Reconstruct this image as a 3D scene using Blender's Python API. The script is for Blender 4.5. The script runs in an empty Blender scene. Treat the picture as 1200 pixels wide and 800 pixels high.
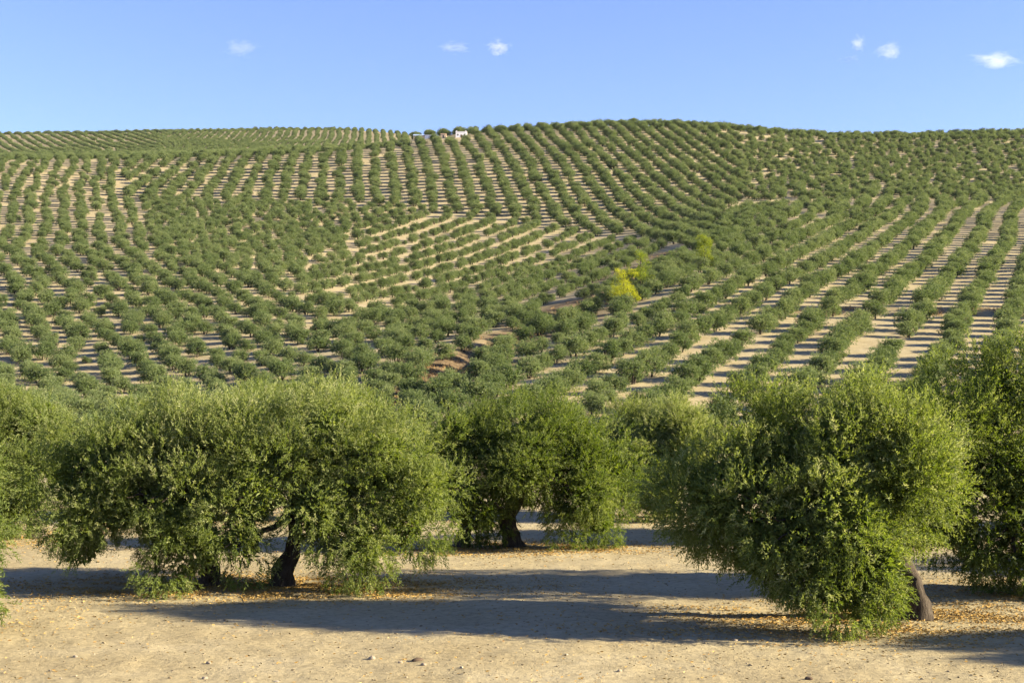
import bpy, math, random
import numpy as np
from mathutils import Vector

# ------------------------------------------------------------------ camera, sky, sun, exposure
scene = bpy.context.scene
F, CX, HY, ZC = 1667.0, 600.0, 460.0, 4.5          # focal length in photo pixels, centre column, horizon row, eye height
cam_d = bpy.data.cameras.new("camera"); cam = bpy.data.objects.new("camera", cam_d)
scene.collection.objects.link(cam); scene.camera = cam
cam_d.sensor_width = 36.0; cam_d.lens = F / 1200.0 * 36.0
cam_d.clip_start = 0.1; cam_d.clip_end = 30000.0
cam.location = (0, 0, ZC)
cam.rotation_euler = (math.radians(90) + math.atan((HY - 400.0) / F), 0, 0)

SUN_EL, SUN_AZ = math.radians(20.0), math.radians(96.0)     # azimuth clockwise from +Y (away from the camera)
world = bpy.data.worlds.new("World"); scene.world = world; world.use_nodes = True
wn, wl = world.node_tree.nodes, world.node_tree.links
wn.clear()
sky = wn.new("ShaderNodeTexSky"); sky.sky_type = 'NISHITA'; sky.sun_disc = False
sky.sun_elevation = SUN_EL; sky.sun_rotation = SUN_AZ
sky.air_density = 1.0; sky.dust_density = 0.0; sky.ozone_density = 6.0; sky.altitude = 800
bg = wn.new("ShaderNodeBackground"); bg.inputs["Strength"].default_value = 0.060
wo = wn.new("ShaderNodeOutputWorld")
tint = wn.new("ShaderNodeMix"); tint.data_type = 'RGBA'; tint.blend_type = 'MULTIPLY'; tint.inputs[0].default_value = 1.0
tint.inputs[7].default_value = (1.24, 0.90, 0.99, 1)          # white balance of the whole sky
wl.new(sky.outputs[0], tint.inputs[6]); wl.new(tint.outputs[2], bg.inputs[0]); wl.new(bg.outputs[0], wo.inputs[0])

sun_d = bpy.data.lights.new("sun", 'SUN'); sun = bpy.data.objects.new("sun", sun_d)
scene.collection.objects.link(sun)
sun_d.energy = 5.0; sun_d.angle = math.radians(0.55); sun_d.color = (1.0, 0.86, 0.62)
sdir = Vector((math.sin(SUN_AZ) * math.cos(SUN_EL), math.cos(SUN_AZ) * math.cos(SUN_EL), math.sin(SUN_EL)))
sun.rotation_euler = (-sdir).to_track_quat('-Z', 'Y').to_euler()
sun.location = sdir * 200

vs = scene.view_settings
vs.view_transform = 'Standard'; vs.look = 'None'; vs.gamma = 1.0; vs.use_curve_mapping = False
vs.exposure = 2.3
cy = scene.cycles
cy.max_bounces = 7; cy.diffuse_bounces = 4; cy.glossy_bounces = 2; cy.transmission_bounces = 4
cy.volume_bounces = 1; cy.transparent_max_bounces = 4; cy.use_denoising = True
cy.caustics_reflective = False; cy.caustics_refractive = False

# ------------------------------------------------------------------ small helpers
COL = scene.collection
rng = np.random.default_rng(7)

def put(o, name_label=None, cat=None, group=None, kind=None, parent=None):
    COL.objects.link(o)
    if name_label: o["label"] = name_label
    if cat: o["category"] = cat
    if group: o["group"] = group
    if kind: o["kind"] = kind
    if parent is not None: o.parent = parent
    return o

def mesh_from(name, verts, quads=None, tris=None, mats=(), smooth=False, shade=None, mat_idx=None):
    """numpy arrays to a mesh; shade: one float per vertex."""
    me = bpy.data.meshes.new(name)
    verts = np.asarray(verts, np.float32).reshape(-1, 3)
    me.vertices.add(len(verts)); me.vertices.foreach_set("co", verts.ravel())
    nq = 0 if quads is None else len(quads); nt = 0 if tris is None else len(tris)
    loops, starts, p = [], [], 0
    if nq:
        q = np.asarray(quads, np.int32); loops.append(q.ravel()); starts.append(np.arange(nq) * 4); p = nq * 4
    if nt:
        t = np.asarray(tris, np.int32); loops.append(t.ravel()); starts.append(p + np.arange(nt) * 3)
    if loops:
        lo = np.concatenate(loops); st = np.concatenate(starts).astype(np.int32)
        me.loops.add(len(lo)); me.loops.foreach_set("vertex_index", lo)
        me.polygons.add(len(st)); me.polygons.foreach_set("loop_start", st)
        me.polygons.foreach_set("use_smooth", np.full(len(st), smooth))
        if mat_idx is not None: me.polygons.foreach_set("material_index", np.asarray(mat_idx, np.int32))
    if shade is not None:
        a = me.attributes.new("tone", 'FLOAT', 'POINT'); a.data.foreach_set("value", np.asarray(shade, np.float32))
    for m in mats: me.materials.append(m)
    me.update(calc_edges=True); me.validate()
    return me

def hash3(ix, iy, iz, seed):
    h = (ix * 374761393 + iy * 668265263 + iz * 2147483647 + seed * 1274126177) & 0xFFFFFFFF
    h = ((h ^ (h >> 13)) * 1274126177) & 0xFFFFFFFF
    return ((h ^ (h >> 16)) & 0xFFFF) / 65535.0

def noise3(p, seed=0):
    """value noise, 0..1, p (n,3)"""
    p = np.asarray(p, np.float64); i = np.floor(p).astype(np.int64); f = p - i; f = f * f * (3 - 2 * f)
    out = 0
    for dx in (0, 1):
        for dy in (0, 1):
            for dz in (0, 1):
                w = (f[:, 0] if dx else 1 - f[:, 0]) * (f[:, 1] if dy else 1 - f[:, 1]) * (f[:, 2] if dz else 1 - f[:, 2])
                out = out + w * hash3(i[:, 0] + dx, i[:, 1] + dy, i[:, 2] + dz, seed)
    return out

def noise2(x, y, seed=0):
    x = np.asarray(x, float); return noise3(np.stack([x.ravel(), np.asarray(y, float).ravel(), np.zeros(x.size)], 1), seed).reshape(x.shape)

def unit(v): return v / np.maximum(np.linalg.norm(v, axis=-1, keepdims=True), 1e-9)

# ------------------------------------------------------------------ materials
def new_mat(name):
    m = bpy.data.materials.new(name); m.use_nodes = True
    n, l = m.node_tree.nodes, m.node_tree.links
    b = n["Principled BSDF"]; return m, n, l, b

def ramp(n, stops):
    r = n.new("ShaderNodeValToRGB"); e = r.color_ramp.elements
    while len(e) < len(stops): e.new(0.5)
    for k, (p, c) in zip(e, stops): k.position = p; k.color = (*c, 1)
    return r

def leaf_material(name, stops, translucent, rough=0.5, spec=0.35):
    m, n, l, b = new_mat(name)
    at = n.new("ShaderNodeAttribute"); at.attribute_name = "tone"
    oi = n.new("ShaderNodeObjectInfo")
    ad = n.new("ShaderNodeMath"); ad.operation = 'MULTIPLY_ADD'; ad.inputs[1].default_value = 0.34; ad.inputs[2].default_value = -0.17
    l.new(oi.outputs["Random"], ad.inputs[0])
    sm = n.new("ShaderNodeMath"); sm.operation = 'ADD'; l.new(at.outputs["Fac"], sm.inputs[0]); l.new(ad.outputs[0], sm.inputs[1])
    r = ramp(n, stops); l.new(sm.outputs[0], r.inputs[0])
    l.new(r.outputs[0], b.inputs["Base Color"])
    b.inputs["Roughness"].default_value = rough; b.inputs["Specular IOR Level"].default_value = spec
    tr = n.new("ShaderNodeBsdfTranslucent")
    hs = n.new("ShaderNodeHueSaturation"); hs.inputs["Saturation"].default_value = 1.25; hs.inputs["Value"].default_value = 1.3; hs.inputs["Hue"].default_value = 0.49
    l.new(r.outputs[0], hs.inputs["Color"]); l.new(hs.outputs[0], tr.inputs["Color"])
    mx = n.new("ShaderNodeMixShader"); mx.inputs[0].default_value = translucent
    l.new(b.outputs[0], mx.inputs[1]); l.new(tr.outputs[0], mx.inputs[2])
    l.new(mx.outputs[0], n["Material Output"].inputs["Surface"])
    return m

M_LEAF = leaf_material("olive_leaves", [(0.0, (0.066, 0.100, 0.022)), (0.40, (0.138, 0.178, 0.046)), (0.75, (0.22, 0.255, 0.090)), (1.0, (0.32, 0.335, 0.165))], 0.50, 0.6, 0.22)
M_FARLEAF = leaf_material("hill_olive_leaves", [(0.0, (0.060, 0.092, 0.031)), (0.5, (0.134, 0.176, 0.065)), (1.0, (0.24, 0.27, 0.125))], 0.36, 0.6, 0.2)
M_YELLOW = leaf_material("yellow_leaves", [(0.0, (0.14, 0.18, 0.014)), (0.5, (0.30, 0.335, 0.022)), (1.0, (0.43, 0.43, 0.05))], 0.4, 0.6, 0.2)
M_LIME = leaf_material("lime_leaves", [(0.0, (0.08, 0.125, 0.014)), (0.5, (0.17, 0.225, 0.024)), (1.0, (0.30, 0.33, 0.05))], 0.4, 0.6, 0.2)

def bark_material():
    m, n, l, b = new_mat("olive_bark")
    tc = n.new("ShaderNodeTexCoord"); mp = n.new("ShaderNodeMapping"); mp.inputs["Scale"].default_value = (6, 6, 1.6)
    l.new(tc.outputs["Object"], mp.inputs[0])
    nz = n.new("ShaderNodeTexNoise"); nz.inputs["Scale"].default_value = 2.2; nz.inputs["Detail"].default_value = 8; nz.inputs["Roughness"].default_value = 0.7
    l.new(mp.outputs[0], nz.inputs["Vector"])
    r = ramp(n, [(0.3, (0.018, 0.014, 0.011)), (0.52, (0.055, 0.044, 0.033)), (0.8, (0.12, 0.10, 0.075))])
    l.new(nz.outputs[0], r.inputs[0]); l.new(r.outputs[0], b.inputs["Base Color"])
    bp = n.new("ShaderNodeBump"); bp.inputs["Strength"].default_value = 0.9; bp.inputs["Distance"].default_value = 0.05
    l.new(nz.outputs[0], bp.inputs["Height"]); l.new(bp.outputs[0], b.inputs["Normal"])
    b.inputs["Roughness"].default_value = 0.95; b.inputs["Specular IOR Level"].default_value = 0.1
    return m
M_BARK = bark_material()

def soil_material():
    m, n, l, b = new_mat("dry_soil")
    tc = n.new("ShaderNodeTexCoord")
    def nz(scale, detail=6, rough=0.6):
        t = n.new("ShaderNodeTexNoise"); t.inputs["Scale"].default_value = scale; t.inputs["Detail"].default_value = detail; t.inputs["Roughness"].default_value = rough
        l.new(tc.outputs["Object"], t.inputs["Vector"]); return t
    big, mid, fine = nz(0.02, 4), nz(0.35, 6, 0.65), nz(7.0, 6, 0.7)
    r1 = ramp(n, [(0.28, (0.225, 0.178, 0.096)), (0.5, (0.288, 0.243, 0.142)), (0.72, (0.355, 0.308, 0.198))])
    r2 = ramp(n, [(0.30, (0.24, 0.197, 0.112)), (0.5, (0.298, 0.253, 0.152)), (0.72, (0.375, 0.328, 0.215))])
    l.new(big.outputs[0], r1.inputs[0]); l.new(mid.outputs[0], r2.inputs[0])
    m1 = n.new("ShaderNodeMix"); m1.data_type = 'RGBA'; m1.inputs[0].default_value = 0.65
    l.new(r1.outputs[0], m1.inputs[6]); l.new(r2.outputs[0], m1.inputs[7])
    r3 = ramp(n, [(0.32, (0.62, 0.60, 0.58)), (0.5, (0.95, 0.95, 0.95)), (0.72, (1.22, 1.20, 1.15))])
    l.new(fine.outputs[0], r3.inputs[0])
    m2 = n.new("ShaderNodeMix"); m2.data_type = 'RGBA'; m2.blend_type = 'MULTIPLY'; m2.inputs[0].default_value = 0.8
    l.new(m1.outputs[2], m2.inputs[6]); l.new(r3.outputs[0], m2.inputs[7])
    # eroded red-brown banks and dry straw, where the gully and the terrace bank lie
    at = n.new("ShaderNodeAttribute"); at.attribute_name = "bank"
    r4 = ramp(n, [(0.35, (0.065, 0.045, 0.028)), (0.55, (0.13, 0.095, 0.055)), (0.75, (0.21, 0.165, 0.092))])
    nb = nz(0.6, 6, 0.7); l.new(nb.outputs[0], r4.inputs[0])
    m3 = n.new("ShaderNodeMix"); m3.data_type = 'RGBA'; l.new(at.outputs["Fac"], m3.inputs[0])
    l.new(m2.outputs[2], m3.inputs[6]); l.new(r4.outputs[0], m3.inputs[7])
    l.new(m3.outputs[2], b.inputs["Base Color"])
    b.inputs["Roughness"].default_value = 1.0; b.inputs["Specular IOR Level"].default_value = 0.05
    add = n.new("ShaderNodeMath"); add.operation = 'MULTIPLY_ADD'; add.inputs[1].default_value = 0.35
    f2 = nz(22.0, 4, 0.7)
    l.new(f2.outputs[0], add.inputs[0]); l.new(fine.outputs[0], add.inputs[2])
    bp = n.new("ShaderNodeBump"); bp.inputs["Strength"].default_value = 0.55; bp.inputs["Distance"].default_value = 0.06
    l.new(add.outputs[0], bp.inputs["Height"]); l.new(bp.outputs[0], b.inputs["Normal"])
    return m
M_SOIL = soil_material()

def plain(name, col, rough=0.9, noise=0.0, scale=3.0, spec=0.1):
    m, n, l, b = new_mat(name)
    b.inputs["Base Color"].default_value = (*col, 1); b.inputs["Roughness"].default_value = rough; b.inputs["Specular IOR Level"].default_value = spec
    if noise:
        tc = n.new("ShaderNodeTexCoord"); t = n.new("ShaderNodeTexNoise"); t.inputs["Scale"].default_value = scale; t.inputs["Detail"].default_value = 5
        l.new(tc.outputs["Object"], t.inputs["Vector"])
        r = ramp(n, [(0.3, tuple(c * (1 - noise) for c in col)), (0.7, tuple(min(1, c * (1 + noise)) for c in col))])
        l.new(t.outputs[0], r.inputs[0]); l.new(r.outputs[0], b.inputs["Base Color"])
    return m

def tone_material(name, stops):
    m, n, l, b = new_mat(name)
    at = n.new("ShaderNodeAttribute"); at.attribute_name = "tone"
    r = ramp(n, stops); l.new(at.outputs["Fac"], r.inputs[0]); l.new(r.outputs[0], b.inputs["Base Color"])
    b.inputs["Roughness"].default_value = 0.9; b.inputs["Specular IOR Level"].default_value = 0.1
    return m

# ------------------------------------------------------------------ terrain: height as a function of bearing and depth
def E_plane(*pys): return [(82560.0 / (p - 118.0), p) for p in pys]
def A_plane(*ds): return [(d, 248640.0 / d - 103.0) for d in ds]
TAIL = [(2600, 300), (6000, 430), (14000, 455)]
LEFTV = [(60, 585), (85, 578), (140, 560), (200, 520), (250, 490)]
RIGHTV = [(60, 585), (85, 578), (120, 573), (160, 560), (200, 531)]
PROFILES = {
    -300: LEFTV + [(300, 466), (310, 455), (360, 405), (455, 335), (560, 288), (660, 250), (780, 203), (850, 183), (890, 190), (1300, 182), (1500, 172), (1750, 155), (1900, 165)],
    0:    LEFTV + [(300, 466), (310, 455), (360, 405), (455, 335), (560, 288), (660, 250), (780, 203), (850, 183), (890, 190), (1300, 182), (1500, 172), (1750, 155), (1900, 165)],
    200:  LEFTV + [(295, 466), (305, 455), (350, 405), (450, 335), (550, 288), (660, 252), (735, 233), (800, 208), (850, 189), (880, 180), (920, 186), (1300, 180), (1500, 168), (1720, 152), (1850, 165)],
    400:  LEFTV + [(280, 460), (330, 405), (425, 350), (505, 320), (560, 300), (665, 262)] + A_plane(740, 800, 850, 890) + [(905, 173), (950, 180), (1300, 175), (1500, 165), (1700, 149), (1850, 160)],
    500:  RIGHTV + [(235, 472), (280, 440), (325, 400), (450, 350), (520, 320), (570, 300), (680, 262)] + A_plane(740, 800, 850, 900) + [(925, 164), (945, 160.5), (972, 158.5), (1010, 154), (1060, 160), (1120, 172), (1500, 168), (1700, 155), (1850, 165)],
    600:  RIGHTV + [(230, 472), (262, 440), (310, 400), (430, 350), (520, 320), (568, 300), (682, 262)] + A_plane(740, 800, 850, 900, 950) + [(985, 149.5), (1050, 162), (1500, 185), (1850, 200)],
    700:  RIGHTV + E_plane(470, 440, 400) + [(385, 350), (430, 335), (570, 300), (682, 262)] + A_plane(740, 800, 850, 900, 950) + [(1000, 143), (1080, 157), (1500, 185), (1850, 200)],
    800:  RIGHTV + E_plane(470, 440, 400, 350, 320) + [(470, 300), (530, 286), (650, 262), (720, 240)] + A_plane(800, 850, 900, 950) + [(1005, 142), (1090, 157), (1500, 190), (1850, 205)],
    900:  RIGHTV + E_plane(470, 440, 400, 350, 320, 290) + [(560, 266), (630, 252), (700, 240), (780, 215), (850, 196), (910, 178), (960, 163), (992, 152), (1080, 166), (1500, 200), (1850, 215)],
    1000: RIGHTV + E_plane(470, 440, 400, 350, 320, 290, 262) + [(640, 246), (690, 241), (750, 226), (830, 205), (900, 186), (950, 171), (992, 157), (1080, 172), (1500, 205), (1850, 215)],
    1200: RIGHTV + E_plane(470, 440, 400, 350, 320, 290, 262) + [(650, 243), (690, 236.5), (730, 238), (780, 226), (840, 205), (910, 186), (960, 170), (1008, 152.5), (1100, 167), (1500, 205), (1850, 215)],
}
PROFILES[1500] = PROFILES[1200]
GD = np.concatenate([np.arange(50, 2000, 2.0), np.geomspace(2000, 14000, 80)])
GP = np.arange(-300, 1501, 10.0)
def build_grid():
    cols = sorted(PROFILES); tab = []
    for c in cols:
        d, p = np.array(sorted(PROFILES[c] + TAIL)).T
        tab.append(np.interp(GD, d, p))
    tab = np.array(tab)
    g = np.array([np.interp(GP, cols, tab[:, k]) for k in range(len(GD))])      # (nD, nP)
    def smooth(a, sig, axis):
        r = int(3 * sig); k = np.exp(-0.5 * (np.arange(-r, r + 1) / sig) ** 2); k /= k.sum()
        pad = [(0, 0), (0, 0)]; pad[axis] = (r, r)
        ap = np.pad(a, pad, mode='edge')
        return np.apply_along_axis(lambda v: np.convolve(v, k, 'valid'), axis, ap)
    body = g[:975].copy()
    wob = np.interp(GD[:975], [50, 250, 420, 1990], [4, 7, 9, 9])
    s1, s2 = smooth(body, 4, 0), smooth(body, 9, 0)
    w = ((wob - 4) / 5)[:, None]; g[:975] = s1 * (1 - w) + s2 * w
    g = smooth(g, 4, 1)
    return g
GG = build_grid()

def grid_py(D, px):
    D = np.clip(D, GD[0], GD[-1]); px = np.clip(px, GP[0], GP[-1])
    i = np.clip(np.searchsorted(GD, D) - 1, 0, len(GD) - 2); f = (D - GD[i]) / (GD[i + 1] - GD[i])
    q = (px - GP[0]) / 10.0; j = np.clip(q.astype(int), 0, len(GP) - 2); e = q - j
    return (GG[i, j] * (1 - f) + GG[i + 1, j] * f) * (1 - e) + (GG[i, j + 1] * (1 - f) + GG[i + 1, j + 1] * f) * e

GULLY = None; BANK = None
def seg_dist(x, y, pts):
    best = np.full(np.shape(x), 1e9)
    for (ax, ay), (bx, by) in zip(pts[:-1], pts[1:]):
        vx, vy = bx - ax, by - ay; t = np.clip(((x - ax) * vx + (y - ay) * vy) / (vx * vx + vy * vy), 0, 1)
        best = np.minimum(best, np.hypot(x - ax - t * vx, y - ay - t * vy))
    return best

def height(x, y, detail=True):
    x = np.asarray(x, float); y = np.asarray(y, float)
    r = np.hypot(x, y); az = np.arctan2(x, y); a = np.clip(az, -0.60, 0.60)
    D = r * np.cos(a); px = CX + F * np.tan(a)
    near = 0.035 * (noise2(x * 1.7, y * 2.3, 2) - 0.5) + 0.02 * (noise2(x * 4.1, y * 4.7, 4) - 0.5) + 0.05 * (noise2(x * 0.25, y * 0.25, 3) - 0.5) + 0.16 * (noise2(x * 0.06, y * 0.06, 5) - 0.5)
    hill = ZC + D * (HY - grid_py(np.maximum(D, 50), px)) / F
    t = np.clip((D - 56) / 14.0, 0, 1); t = t * t * (3 - 2 * t)
    z = near * (1 - t) + hill * t
    back = np.clip((np.abs(az) - 0.75) / 0.6, 0, 1); back = back * back * (3 - 2 * back)
    calm = near + np.clip((r - 60) / 900, 0, 1) * 12
    z = z * (1 - back) + calm * back
    if detail:
        w = np.clip((D - 150) / 100, 0, 1) * (1 - back)
        z = z + w * 1.2 * (noise2(x / 38, y / 38, 11) - 0.5)
        if GULLY is not None:
            dd = seg_dist(x, y, GULLY); z = z - 2.4 * np.exp(-(dd / 4.2) ** 2) + 0.9 * np.exp(-(dd / 8.0) ** 2) * (noise2(x / 2.4, y / 3.5, 91) - 0.5)
        if BANK is not None:
            (ax, ay), (bx, by) = BANK; L = math.hypot(bx - ax, by - ay)
            sgn = ((x - ax) * (by - ay) - (y - ay) * (bx - ax)) / L              # + on the camera side
            along = ((x - ax) * (bx - ax) + (y - ay) * (by - ay)) / (L * L)
            g = np.clip(along * 8, 0, 1) * np.exp(-np.maximum(np.abs(sgn) - 1, 0) / 9.0)
            z = z + g * 0.75 * np.tanh(-(sgn + 0.6 * (noise2(x / 6, y / 6, 21) - 0.5)) / 0.8)
    return z

def at(px, py, lo=150.0, hi=2000.0):
    """the ground point seen at a photo pixel"""
    ds = np.arange(lo, hi, 1.5); t = (px - CX) / F
    z = height(ds * t, ds); ray = ZC + ds * (HY - py) / F
    k = np.argmax(z >= ray)
    if z[k] < ray[k]:
        k = int(np.argmax(np.where(ds < 1150, (z - ZC) / ds, -1)))                # above the crest: stand on it
    return np.array([ds[k] * t, ds[k], z[k]])

GULLY = [tuple(at(*p)[:2]) for p in ((505, 462), (515, 438), (560, 412), (615, 388), (670, 362), (715, 348), (760, 312), (800, 294))]
BANK = [tuple(at(900, 366)[:2]), tuple(at(1230, 367)[:2])]

def ground():
    dense = np.radians(np.arange(-24, 24.01, 0.15))
    rest = np.radians(np.concatenate([np.arange(-180, -24, 4.0), np.arange(27, 180, 4.0)]))
    az = np.sort(np.concatenate([dense, rest]))
    r = np.concatenate([np.arange(1.0, 18, 1.5), np.arange(18, 40, 0.22), np.arange(40, 64, 0.5), np.arange(64, 200, 6), np.arange(200, 460, 2.8), np.arange(460, 1020, 4.5),
                        np.arange(1020, 2000, 16), np.geomspace(2000, 4000, 8)])
    A, R = np.meshgrid(az, r); X, Y = np.sin(A) * R, np.cos(A) * R
    Z = height(X, Y)
    nr, na = R.shape
    idx = np.arange(nr * na).reshape(nr, na); nxt = np.roll(idx, -1, 1)
    quads = np.stack([idx[:-1], nxt[:-1], nxt[1:], idx[1:]], -1).reshape(-1, 4)[:, ::-1]
    V = np.concatenate([np.stack([X, Y, Z], -1).reshape(-1, 3), [[0, 0, 0]]])
    c = nr * na; tris = np.stack([np.full(na, c), np.roll(idx[0], -1), idx[0]], -1)
    me = mesh_from("ground", V, quads, tris, (M_SOIL,), smooth=True)
    d1 = seg_dist(V[:, 0], V[:, 1], GULLY); d2 = seg_dist(V[:, 0], V[:, 1], BANK)
    nb = noise2(V[:, 0] / 9, V[:, 1] / 9, 31)
    for c, rr in ((at(518, 449), 10), (at(532, 433), 8), (at(700, 357), 9), (at(780, 297), 7)):
        d1 = np.minimum(d1, np.hypot(V[:, 0] - c[0], V[:, 1] - c[1]) * 7 / rr)
    bank = np.clip(1.25 * np.exp(-(d1 / (7 + 6 * nb)) ** 2) * (0.5 + nb) + 0.9 * np.exp(-(d2 / 1.3) ** 2), 0, 1)
    a = me.attributes.new("bank", 'FLOAT', 'POINT'); a.data.foreach_set("value", bank.astype(np.float32))
    o = bpy.data.objects.new("ground", me)
    put(o, "pale dry bare soil of the flat grove and the hillside", "ground", kind="structure")
ground()

# ------------------------------------------------------------------ foliage
def leaf_quads(pos, d, length, width, r, face=None):
    """rhombic leaves: pos base, d direction (unit), face: where their upper side looks"""
    n = len(pos); nv = unit(r.normal(size=(n, 3)))
    if face is not None: nv = unit(face * 0.9 + nv * 0.75)
    side = unit(np.cross(d, nv))
    L = length[:, None]; W = width[:, None]
    fold = np.cross(side, d) * (W * 0.35)
    v = np.empty((n, 4, 3))
    v[:, 0] = pos; v[:, 1] = pos + d * L * 0.45 + side * W * 0.5 + fold; v[:, 2] = pos + d * L; v[:, 3] = pos + d * L * 0.45 - side * W * 0.5 + fold
    return v

def crown_arrays(lobes, n_shoots, seed, per=17, shoot=(0.28, 0.62), leaf=(0.064, 0.098), wid=0.28, core=0.16, core_leaf=0.15, rough=0.34, up=1.0, freq=0.85, zmin=0.05, clumps=0, clump_r=(0.34, 0.72)):
    r = np.random.default_rng(seed); lobes = np.array(lobes, float); big = lobes
    if clumps:                                       # many small boughs over the surface of the main masses
        w = (lobes[:, 3] * lobes[:, 4] + lobes[:, 3] * lobes[:, 5] + lobes[:, 4] * lobes[:, 5]); k = r.choice(len(lobes), clumps, p=w / w.sum())
        u = unit(r.normal(size=(clumps, 3))); c = lobes[k, :3] + u * lobes[k, 3:] * r.uniform(0.62, 0.98, (clumps, 1))
        q = np.min([np.linalg.norm((c - L[:3]) / L[3:], axis=1) for L in big], axis=0)
        ok = (q > 0.55) & (c[:, 2] > zmin + 0.25); c = c[ok]; R = r.uniform(*clump_r, len(c))
        lobes = np.column_stack([c, R, R, R * r.uniform(0.75, 1.15, len(c))])
    area = (lobes[:, 3] * lobes[:, 4] + lobes[:, 3] * lobes[:, 5] + lobes[:, 4] * lobes[:, 5]); area /= area.sum()
    def sample(n, lo, hi):
        P, U = [], []; tot = 0
        while tot < n:
            k = r.choice(len(lobes), n, p=area); u = unit(r.normal(size=(n, 3)))
            c, R = lobes[k, :3], lobes[k, 3:]
            rad = r.uniform(lo, hi, n) ** 0.6
            nz = noise3((c + u * R) * freq + 50, seed) - 0.5
            nz2 = noise3((c + u * R) * freq * 2.6 + 90, seed + 1) - 0.5
            rad = rad * (1 + rough * 2 * nz + rough * 1.2 * nz2)
            p = c + u * R * rad[:, None]
            q = np.min([np.linalg.norm((p - L[:3]) / L[3:], axis=1) for L in big], axis=0)
            keep = (q > (0.50 if clumps else 0.62) * lo / 0.55) & (p[:, 2] > zmin)
            # hollows: fewer shoots where the noise is low
            keep &= (noise3(p * 1.35 + 10, seed + 2) > 0.33) | (r.random(n) < 0.15)
            P.append(p[keep]); U.append(u[keep]); tot += keep.sum()
        return np.concatenate(P)[:n], np.concatenate(U)[:n]
    P, U = sample(n_shoots, 0.55, 1.0)
    zlo, zhi = (big[:, 2] - big[:, 5]).min(), (big[:, 2] + big[:, 5]).max()
    h = (P[:, 2] - zlo) / (zhi - zlo)
    lift = np.interp(h, [0, 0.3, 0.55, 1.0], [-0.7, -0.4, 0.3, 1.2]) * up
    d = unit(U * 0.75 + np.stack([np.zeros(n_shoots), np.zeros(n_shoots), lift], 1) + r.normal(scale=0.33, size=(n_shoots, 3)))
    L = r.uniform(*shoot, n_shoots) * np.interp(h, [0, 0.3, 0.6, 1], [0.55, 0.75, 0.95, 1.2]) * np.where(r.random(n_shoots) < 0.04, 1.5, 1)
    t = np.linspace(0.05, 1, per)[None, :, None]
    axis = P[:, None] + d[:, None] * t * L[:, None, None]
    axis[:, :, 2] -= (t[:, :, 0] ** 2) * (0.16 * L[:, None])                      # tips bend over
    n = n_shoots * per
    base = axis.reshape(n, 3) + r.normal(scale=0.012, size=(n, 3))
    dd = np.repeat(d, per, 0); side = unit(np.cross(dd, unit(r.normal(size=(n, 3)))))
    ld = unit(dd * r.uniform(0.55, 1.2, (n, 1)) + side * 0.72 + r.normal(scale=0.15, size=(n, 3)))
    taper = np.tile(np.interp(np.linspace(0, 1, per), [0, 0.5, 1], [0.85, 1.1, 0.7]), n_shoots)
    ll = r.uniform(*leaf, n) * taper
    v = leaf_quads(base, ld, ll, ll * wid, r, np.repeat(unit(U + (0, 0, 0.35)), per, 0))
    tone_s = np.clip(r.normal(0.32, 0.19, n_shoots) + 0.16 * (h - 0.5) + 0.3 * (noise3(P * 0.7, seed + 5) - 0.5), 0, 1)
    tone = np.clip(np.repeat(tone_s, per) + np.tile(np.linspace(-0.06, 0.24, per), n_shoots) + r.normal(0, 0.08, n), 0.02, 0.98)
    vs_, ts_ = [v.reshape(-1, 3)], [np.repeat(tone, 4)]
    nc = int(n * core)
    if nc:
        area = (big[:, 3] * big[:, 4] + big[:, 3] * big[:, 5] + big[:, 4] * big[:, 5]); area /= area.sum(); lobes = big; clumps = 0
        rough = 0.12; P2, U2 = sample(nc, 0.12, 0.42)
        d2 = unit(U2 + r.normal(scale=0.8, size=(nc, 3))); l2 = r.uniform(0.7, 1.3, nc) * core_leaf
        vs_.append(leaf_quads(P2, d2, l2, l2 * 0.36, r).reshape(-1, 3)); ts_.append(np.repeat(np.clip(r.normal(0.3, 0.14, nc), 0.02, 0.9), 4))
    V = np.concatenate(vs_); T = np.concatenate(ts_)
    V[:, 2] = np.maximum(V[:, 2], zmin * 0.6)
    return V, np.arange(len(V)).reshape(-1, 4), T

def tube(path, radii, sides, seed, gnarl=0.0):
    path = np.array(path, float); r = np.random.default_rng(seed); V = []
    k = len(path); tang = np.gradient(path, axis=0); tang = unit(tang)
    ang = np.linspace(0, 2 * np.pi, sides, endpoint=False); ph = r.uniform(0, 6.28, 3)
    for i in range(k):
        a = unit(np.cross(tang[i], [0.31, 0.95, 0.05])); b = np.cross(tang[i], a)
        rr = radii[i] * (1 + gnarl * (0.55 * np.sin(2 * ang + ph[0] + i * 0.5) + 0.35 * np.sin(3 * ang + ph[1] - i * 0.7) + 0.25 * np.sin(5 * ang + ph[2] + i)))
        V.append(path[i] + a * (np.cos(ang) * rr)[:, None] + b * (np.sin(ang) * rr)[:, None])
    V = np.array(V).reshape(-1, 3); idx = np.arange(k * sides).reshape(k, sides); nx = np.roll(idx, -1, 1)
    Q = np.stack([idx[:-1], nx[:-1], nx[1:], idx[1:]], -1).reshape(-1, 4)
    return V, Q

def smooth_path(pts, n, seed, wob=0.05):
    pts = np.array(pts, float); r = np.random.default_rng(seed)
    s = np.linspace(0, len(pts) - 1, n); out = np.stack([np.interp(s, np.arange(len(pts)), pts[:, k]) for k in range(3)], 1)
    ker = np.array([0.25, 0.5, 0.25])
    for _ in range(2):
        p = np.pad(out, ((1, 1), (0, 0)), mode='edge'); sm = p[:-2] * 0.25 + p[1:-1] * 0.5 + p[2:] * 0.25; out[1:-1] = sm[1:-1]
    out[1:-1] += r.normal(scale=wob, size=(n - 2, 3)); return out

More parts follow.
